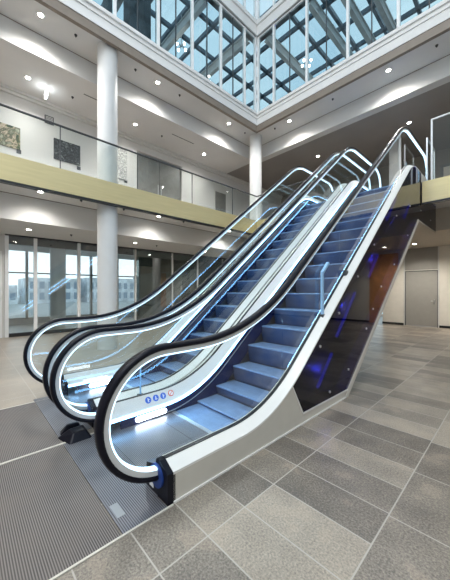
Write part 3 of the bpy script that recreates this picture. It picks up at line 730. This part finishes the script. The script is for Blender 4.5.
def build_escalator(xc, label):
    T = empty('escalator', (xc, 1.0, 0), label, 'escalator', 'escalators')
    path, _, _, _ = rail_path()
    lower_in = [(LC0 + 0.10, path[0][1] + 0.02)] + path
    full = lower_in + [(LC1 - 0.10, path[-1][1] + 0.02)]
    for s in (1, -1):
        xs = xc + s * 0.615
        hs = [(-0.040, -0.016), (-0.043, 0.004), (-0.034, 0.018), (-0.015, 0.023), (0.015, 0.023), (0.034, 0.018), (0.043, 0.004), (0.040, -0.016)]
        MB().sweep(full, hs, xs).build('handrail', M['rubber'], T)
        g = MB().sweep(full, [(-0.030, -0.052), (-0.030, -0.016), (0.030, -0.016), (0.030, -0.052)], xs, False).build('handrail_guide', M['guide'], T)
        MB().sweep(full, [(-0.020, -0.064), (-0.024, -0.052), (0.024, -0.052), (0.020, -0.064)], xs, False).build('light_strip', M['led'], g)
        # glass panels
        _, top, lo, hi = rail_path(0.062)
        cuts = [LC0, 2.6, 4.05, 5.5, 6.95, LC1]
        for i in range(len(cuts) - 1):
            a, b = cuts[i], cuts[i + 1]
            tp = [q for q in top if a + 0.004 <= q[0] <= b - 0.004]
            bt = [(y, deck(y, 0.16)) for y in frange(b - 0.004, a + 0.004, 24)]
            if i == 0:
                poly = lo + tp + [(b - 0.004, bt[0][1])] + bt + [(LC0 + 0.02, 0.17)]
            elif i == len(cuts) - 2:
                poly = tp + hi + bt[:]
            else:
                tp = [(a + 0.004, interp(top, a + 0.004))] + tp + [(b - 0.004, interp(top, b - 0.004))]
                poly = tp + bt
            MB().prism_x(dedupe(poly), xs - 0.006, xs + 0.006).build('glass_panel', M['glass'], T)
        ys = frange(YE0 + 0.012, YE1 - 0.012, 120)
        # outer deck: sloped bright top over a short vertical face
        def prof(pts, ylist=ys):
            mb = MB(); k = len(pts); v = []
            for y in ylist:
                for dx, dz in pts: v.append((xc + s * dx, y, deck(y, dz)))
            f = [(i * k + j, i * k + (j + 1) % k, (i + 1) * k + (j + 1) % k, (i + 1) * k + j) for i in range(len(ylist) - 1) for j in range(k)]
            f += [tuple(range(k)), tuple(range((len(ylist) - 1) * k, len(ylist) * k))[::-1]]
            return mb.add(v, f)
        prof([(0.754, 0.20), (0.754, 0.218), (0.660, 0.268), (0.650, 0.268), (0.650, 0.18)]).build('outer_deck', M['deck'], T)
        prof([(0.650, 0.20), (0.650, 0.274), (0.622, 0.278), (0.622, 0.20)]).build('glass_gasket', M['black'], T)
        # inner deck falling to the skirt, with its light line
        prof([(0.608, 0.20), (0.608, 0.272), (0.600, 0.272), (0.525, 0.135), (0.525, 0.11), (0.59, 0.11)]).build('inner_deck', M['deck'], T)
        sk = prof([(0.530, 0.118), (0.512, 0.118), (0.505, -0.25), (0.530, -0.25)], frange(1.25, 9.1, 120)).build('skirt', M['skirt'], T)
        prof([(0.5245, 0.104), (0.5245, 0.134), (0.5125, 0.130), (0.5105, 0.104)]).build('light_line', M['ledblue'], sk)
        prof([(0.5088, 0.020), (0.500, 0.022), (0.500, 0.030), (0.5088, 0.032)], frange(1.6, 9.0, 110)).build('skirt_brush', M['steel'], sk)
        # lit lens in the lower skirt
        lz = []
        for a in frange(-PI / 2, PI / 2, 8): lz.append((1.78 + 0.028 * math.cos(a), 0.058 + 0.028 * math.sin(a)))
        for a in frange(PI / 2, 1.5 * PI, 8): lz.append((1.44 + 0.028 * math.cos(a), 0.058 + 0.028 * math.sin(a)))
        MB().prism_x(lz, xc + s * 0.512, xc + s * 0.496).build('skirt_lamp', M['lamp'], sk)
        # newel end caps
        for ye, sg, zb in ((YE0, 1, 0.0), (YE1, -1, RISE)):
            cap = MB().prism_y([(xc + s * 0.7535, zb + 0.0), (xc + s * 0.7535, zb + 0.214), (xc + s * 0.645, zb + 0.270), (xc + s * 0.60, zb + 0.270), (xc + s * 0.585, zb + 0.22), (xc + s * 0.45, zb + 0.18), (xc + s * 0.44, zb + 0.02), (xc + s * 0.46, zb)], ye - sg * 0.035, ye + sg * 0.03)
            c_ = cap.build('newel_cap', M['rubber'], T)
            MB().cyl((xs, ye - sg * 0.05, zb + 0.155), (xs, ye - sg * 0.03, zb + 0.155), 0.085, 24).build('handrail_inlet', M['inlet'], c_)
            if s == 1 and sg == 1:
                MB().box(xc + 0.50, xc + 0.56, ye - 0.038, ye - 0.034, 0.03, 0.10).build('label_plate', M['signwhite'], c_)
        # side cladding: painted base and dark glass
        cr = lambda y: deck(y, 0.205)
        xo, xi = xc + s * 0.7535, xc + s * 0.735
        base = [(YE0 + 0.012, 0.0)] + [(3.915, 0.0), (3.99, 0.10), (2.809, 0.117)] + [(y, cr(y)) for y in frange(2.602, YE0 + 0.012, 24)]
        MB().prism_x(base, xi, xo).build('side_base', M['side'], T)
        MB().prism_x([(YE0 + 0.012, 0.0), (3.92, 0.0), (3.93, 0.014), (YE0 + 0.012, 0.014)], xo, xo + s * 0.012).build('kick_strip', M['deck'], T)
        pan = [(2.812, 0.125), (3.995, 0.107), (8.03, 3.235), (10.12, 3.235), (10.12, 3.98), (8.34, 3.98)] + [(y, cr(y)) for y in frange(8.34, 2.62, 60)]
        gl = MB().prism_x(pan, xi, xo).build('side_glass', M['sideglass'], T)
        for (by, bz) in ((3.45, 0.20), (4.02, 0.38), (3.2, 0.82), (3.72, 1.20), (4.36, 1.72), (5.05, 2.28), (5.4, 1.58), (6.15, 2.02), (6.3, 3.0), (7.1, 2.72), (7.3, 3.4), (8.3, 3.5), (5.0, 1.2), (4.7, 0.9), (9.4, 3.45)):
            MB().cyl((xo, by, bz), (xo + s * 0.012, by, bz), 0.016, 12).build('glass_stud', M['steel'], gl)
        MB().prism_x([(2.602, cr(2.602)), (2.595, cr(2.595)), (2.800, 0.105), (4.0, 0.088), (4.0, 0.105), (2.812, 0.122)], xo, xo + s * 0.006).build('panel_edge', M['deck'], T)
        MB().prism_x([(y, cr(y)) for y in frange(8.34, YE1 - 0.012, 8)] + [(YE1 - 0.012, FL2 + 0.002), (8.34, FL2 + 0.002)], xi, xo).build('upper_side', M['deck'], T)
        # lining and service lights behind the dark glass
        xl = xc + s * 0.60
        MB().prism_x([(2.9, 0.15), (3.95, 0.12), (8.0, 3.26), (10.1, 3.26), (10.1, 3.95), (8.3, 3.95), (8.2, 4.1), (2.9, 0.45)], xl - s * 0.02, xl).build('inner_lining', M['lining'], T)
        tb = MB()
        for (y0, z0, ln) in ((3.35, 0.25, 0.55), (3.9, 0.85, 0.9), (5.15, 1.75, 0.6), (6.1, 2.9, 0.8), (7.3, 3.15, 0.6)):
            tb.cyl((xc + s * 0.64, y0, z0), (xc + s * 0.64, y0 + ln * 0.72, z0 + ln * 0.69), 0.02, 10)
        tb.build('service_light', M['tube'], gl)
        if s == 1 and xc > -3:
            for (y0, z0, e) in ((3.5, 0.45, 5), (4.2, 1.3, 7), (5.4, 2.1, 8), (6.5, 3.1, 12), (7.3, 3.75, 12)):
                L = bpy.data.lights.new('service_lamp', 'POINT'); L.energy = e; L.color = (0.05, 0.08, 1.0); L.shadow_soft_size = 0.03
                lo = bpy.data.objects.new('service_lamp', L); C.objects.link(lo); lo.location = (xc + 0.67, y0, z0); lo.parent = gl
                lo.matrix_parent_inverse = parent_inv(gl)
    # underside and end of the truss
    und = MB().prism_x([(3.92, 0.0), (8.02, 3.20), (10.14, 3.20), (10.14, 3.235), (8.0, 3.235), (3.90, 0.04)], xc - 0.7535, xc + 0.7535)
    und.build('truss_underside', M['ceil_warm'], T)
    MB().box(xc - 0.7535, xc + 0.7535, 10.12, 10.14, 3.235, 3.99).build('truss_end', M['darkgrey'], T)
    MB().prism_x([(3.915, 0.0), (4.0, 0.0), (8.06, 3.17), (8.03, 3.235), (3.985, 0.09)], xc + 0.755, xc + 0.765).build('edge_trim', M['side'], T)
    # floor plates
    MB().box(xc - 0.62, xc + 0.62, 1.12, 1.90, 0.0, 0.008).box(xc - 0.62, xc + 0.62, 0.722, 1.12, 0.0, 0.008).box(xc + 0.62, xc + 0.763, 0.722, 1.035, 0.0, 0.008).build('floor_plate', M['plate'], T)
    MB().box(xc - 0.50, xc + 0.50, 1.88, 1.93, 0.004, 0.014).build('comb', M['steel'], T)
    MB().box(xc - 0.74, xc + 0.74, 8.3, 9.9, RISE - 0.03, RISE).build('floor_plate', M['plate'], T)
    # steps
    y = 2.94 - 0.335 * 3
    while y < 8.35:
        z = nose(y) + 0.012; zl = nose(y - 0.335) + 0.012; zz = max(zl - 0.02, z - 0.27, -0.06)
        st = MB()
        y1 = y + 0.335 + 0.02
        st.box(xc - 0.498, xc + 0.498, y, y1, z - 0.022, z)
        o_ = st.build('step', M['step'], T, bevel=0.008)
        if z - zl > 0.01:
            pr = []
            for i in range(9):
                u = i / 8; zq = z - 0.022 - (z - 0.022 - zz) * u
                pr.append((y + 0.006 + 0.035 * u * u, zq))
            pr2 = [(a + 0.02, b) for a, b in pr][::-1]
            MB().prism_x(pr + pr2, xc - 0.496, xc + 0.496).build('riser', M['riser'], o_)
        y += 0.335
    return T
def interp(pts, y):
    for a, b in zip(pts[:-1], pts[1:]):
        if a[0] <= y <= b[0]: return a[1] + (b[1] - a[1]) * (y - a[0]) / max(1e-9, b[0] - a[0])
    return pts[-1][1] if y > pts[-1][0] else pts[0][1]
def dedupe(p):
    r = []
    for q in p:
        if not r or math.hypot(q[0] - r[-1][0], q[1] - r[-1][1]) > 1e-4: r.append(q)
    return r

XA = -2.435; XBc = -3.975
A = build_escalator(XA, 'nearer escalator, its dark side panel and white side deck facing the stone floor')
Bq = copy_tree(A); Bq.location = (XBc, 1.0, 0)
Bq['label'] = 'farther escalator, beyond the nearer one and toward the glazed wall'
# safety pictograms on the near escalator's far inner deck
def on_deck(y, f):   # position on sloped inner deck of left side, f = 0 top .. 1 bottom
    dx = 0.600 + (0.525 - 0.600) * f; dz = 0.272 + (0.135 - 0.272) * f
    return Vector((XA - dx, y, deck(y, dz)))
nrm = Vector((0.137, 0, 0.075)).normalized()
for i, yy in enumerate((1.60, 1.70, 1.80, 1.91)):
    p = on_deck(yy, 0.42)
    red = (i == 3)
    s_ = MB().cyl(p, p + nrm * 0.003, 0.038, 24).build('safety_sign', M['red'] if red else M['blue'], A)
    s_['label'] = 'red ringed prohibition pictogram' if red else 'round blue pictogram with a white figure'
    q = p + nrm * 0.0032
    ax = Vector((0, 1, 0)); ay = nrm.cross(ax).normalized() * 1.0
    if ay.z < 0: ay = -ay
    gph = MB()
    if red:
        gph.cyl(q, q + nrm * 0.001, 0.028, 20)
        gph.build('pictogram', M['signwhite'], s_)
        MB().bar(q + nrm * 0.002 - ax * 0.02 - ay * 0.02, q + nrm * 0.002 + ax * 0.02 + ay * 0.02, 0.008, up=nrm, h=0.001).build('slash', M['red'], s_)
    else:
        gph.cyl(q + ay * 0.017, q + ay * 0.017 + nrm * 0.001, 0.006, 12)
        gph.bar(q + ay * 0.010, q - ay * 0.008, 0.013, up=nrm, h=0.001)
        gph.bar(q - ay * 0.008 - ax * 0.003, q - ay * 0.024 - ax * 0.006, 0.005, up=nrm, h=0.001)
        gph.bar(q - ay * 0.008 + ax * 0.003, q - ay * 0.024 + ax * 0.006, 0.005, up=nrm, h=0.001)
        if i != 1: gph.bar(q + ay * 0.006 + ax * 0.006, q + ay * 0.002 + ax * 0.022, 0.005, up=nrm, h=0.001)
        else: gph.bar(q - ax * 0.02 - ay * 0.012, q + ax * 0.02 - ay * 0.012, 0.005, up=nrm, h=0.001)
        gph.build('pictogram', M['signwhite'], s_)

# posts fixed to the decks
def deck_post(x, y, h, arm, r=0.014, mat='bluesteel'):
    z0 = deck(y, 0.25)
    m = MB().bar((x, y, z0), (x, y, z0 + h), r * 2, h=r * 1.4)
    if arm: m.bar((x, y, z0 + h - 0.01), (x + arm[0], y + arm[1], z0 + h + arm[2]), r * 2, h=r * 1.4)
    p = m.build('deck_post', M[mat], A); p['label'] = 'pale blue bent post' if r > 0.015 else 'thin pale post'
    MB().box(x - 0.025, x + 0.025, y - 0.03, y + 0.03, z0 - 0.02, z0 + 0.025).build('post_foot', M['darkgrey'], p)
deck_post(-1.775, 3.44, 0.58, (0.0, 0.16, 0.13), 0.020)
deck_post(-3.10, 1.55, 0.34, (0.0, -0.12, 0.12), 0.008)
MB().box(-1.80, -1.75, 4.10, 4.20, deck(4.15, 0.26) - 0.02, deck(4.15, 0.26) + 0.06).build('deck_clamp', M['darkgrey'], A, bevel=0.01)

# wood panelling further right on the back wall (seen mirrored in the dark side glass)
tag(MB().box(0.35, 1.55, YW - 0.05, YW, 0.0, 3.2).build('wood_panel', M['wood']), 'orange wood panel on the back wall mirrored in the dark escalator side', 'wall panel')

# ------------------------------------------------------------------ outside world
random.seed(3)
for i, (y, w_, h_) in enumerate(((-6, 7, 3.0), (2.5, 5, 2.2), (9, 6, 3.2), (17, 8, 3.4), (28, 9, 4))):
    t = empty('distant_building', (-45, y, -0.1), ['low pale building outside', 'lowest grey building outside', 'mid-height grey building outside', 'wide pale building outside', 'tall grey building outside'][i] + ' seen through the glazed wall', 'building')
    MB().box(-50, -42, y - w_ / 2, y + w_ / 2, -0.1, h_).build('walls', M['city'], t)
    l = MB()
    for a in range(int(w_)):
        for b in range(int(h_ / 1.4)): l.box(-42, -41.96, y - w_ / 2 + 0.25 + a, y - w_ / 2 + 0.8 + a, 0.4 + b * 1.4, 1.3 + b * 1.4)
    if l.v: l.build('windows', M['city_window'], t)

wd = bpy.data.worlds.new('sky'); scn.world = wd; wd.use_nodes = True
nt = wd.node_tree; nt.nodes.clear()
o = nt.nodes.new('ShaderNodeOutputWorld'); bg = nt.nodes.new('ShaderNodeBackground'); bg.inputs[1].default_value = 0.75
tc = nt.nodes.new('ShaderNodeTexCoord'); n = nt.nodes.new('ShaderNodeTexNoise'); n.inputs['Scale'].default_value = 2.2; n.inputs['Detail'].default_value = 5
r = nt.nodes.new('ShaderNodeValToRGB'); r.color_ramp.elements[0].position = 0.35; r.color_ramp.elements[0].color = (0.36, 0.55, 0.70, 1); r.color_ramp.elements[1].position = 0.65; r.color_ramp.elements[1].color = (0.80, 0.88, 0.93, 1)
nt.links.new(tc.outputs['Generated'], n.inputs['Vector']); nt.links.new(n.outputs['Fac'], r.inputs[0])
sp = nt.nodes.new('ShaderNodeSeparateXYZ'); nt.links.new(tc.outputs['Generated'], sp.inputs[0])
mr = nt.nodes.new('ShaderNodeMapRange'); mr.inputs['From Min'].default_value = 0.0; mr.inputs['From Max'].default_value = 0.45
nt.links.new(sp.outputs[2], mr.inputs['Value'])
mx = nt.nodes.new('ShaderNodeMix'); mx.data_type = 'RGBA'; mx.inputs[6].default_value = (1.5, 1.6, 1.7, 1)
nt.links.new(mr.outputs['Result'], mx.inputs[0]); nt.links.new(r.outputs[0], mx.inputs[7])
nt.links.new(mx.outputs[2], bg.inputs[0]); nt.links.new(bg.outputs[0], o.inputs[0])

# added fill lamp under the lantern roof, standing in for daylight
def area(name, loc, rot, sx, sy, e, col):
    L = bpy.data.lights.new(name, 'AREA'); L.shape = 'RECTANGLE'; L.size = sx; L.size_y = sy; L.energy = e; L.color = col
    o = bpy.data.objects.new(name, L); C.objects.link(o); o.location = loc; o.rotation_euler = rot
    return o
area('lantern_fill', (1.0, -4.7, 14.55), (0, 0, 0), 15.5, 8.2, 1500, (0.97, 0.985, 1.0))

# ------------------------------------------------------------------ camera
cd = bpy.data.cameras.new('camera'); cam = bpy.data.objects.new('camera', cd); C.objects.link(cam); scn.camera = cam
cd.sensor_fit = 'HORIZONTAL'; cd.sensor_width = 36; cd.lens = 36 * 278.6 / 450; cd.clip_start = 0.05; cd.clip_end = 300
cd.shift_y = 1.0 / 450
yaw = math.atan2(294, 278.6)
cam.location = (0, 0, 1.5); cam.rotation_euler = (PI / 2, 0, yaw)

vs_ = scn.view_settings; vs_.view_transform = 'Standard'; vs_.look = 'None'; vs_.gamma = 1.0; vs_.exposure = 0.74; vs_.use_curve_mapping = False
scn.cycles.max_bounces = 14; scn.cycles.transparent_max_bounces = 40; scn.cycles.glossy_bounces = 6; scn.cycles.diffuse_bounces = 6
scn.cycles.sample_clamp_indirect = 8; scn.cycles.use_denoising = True
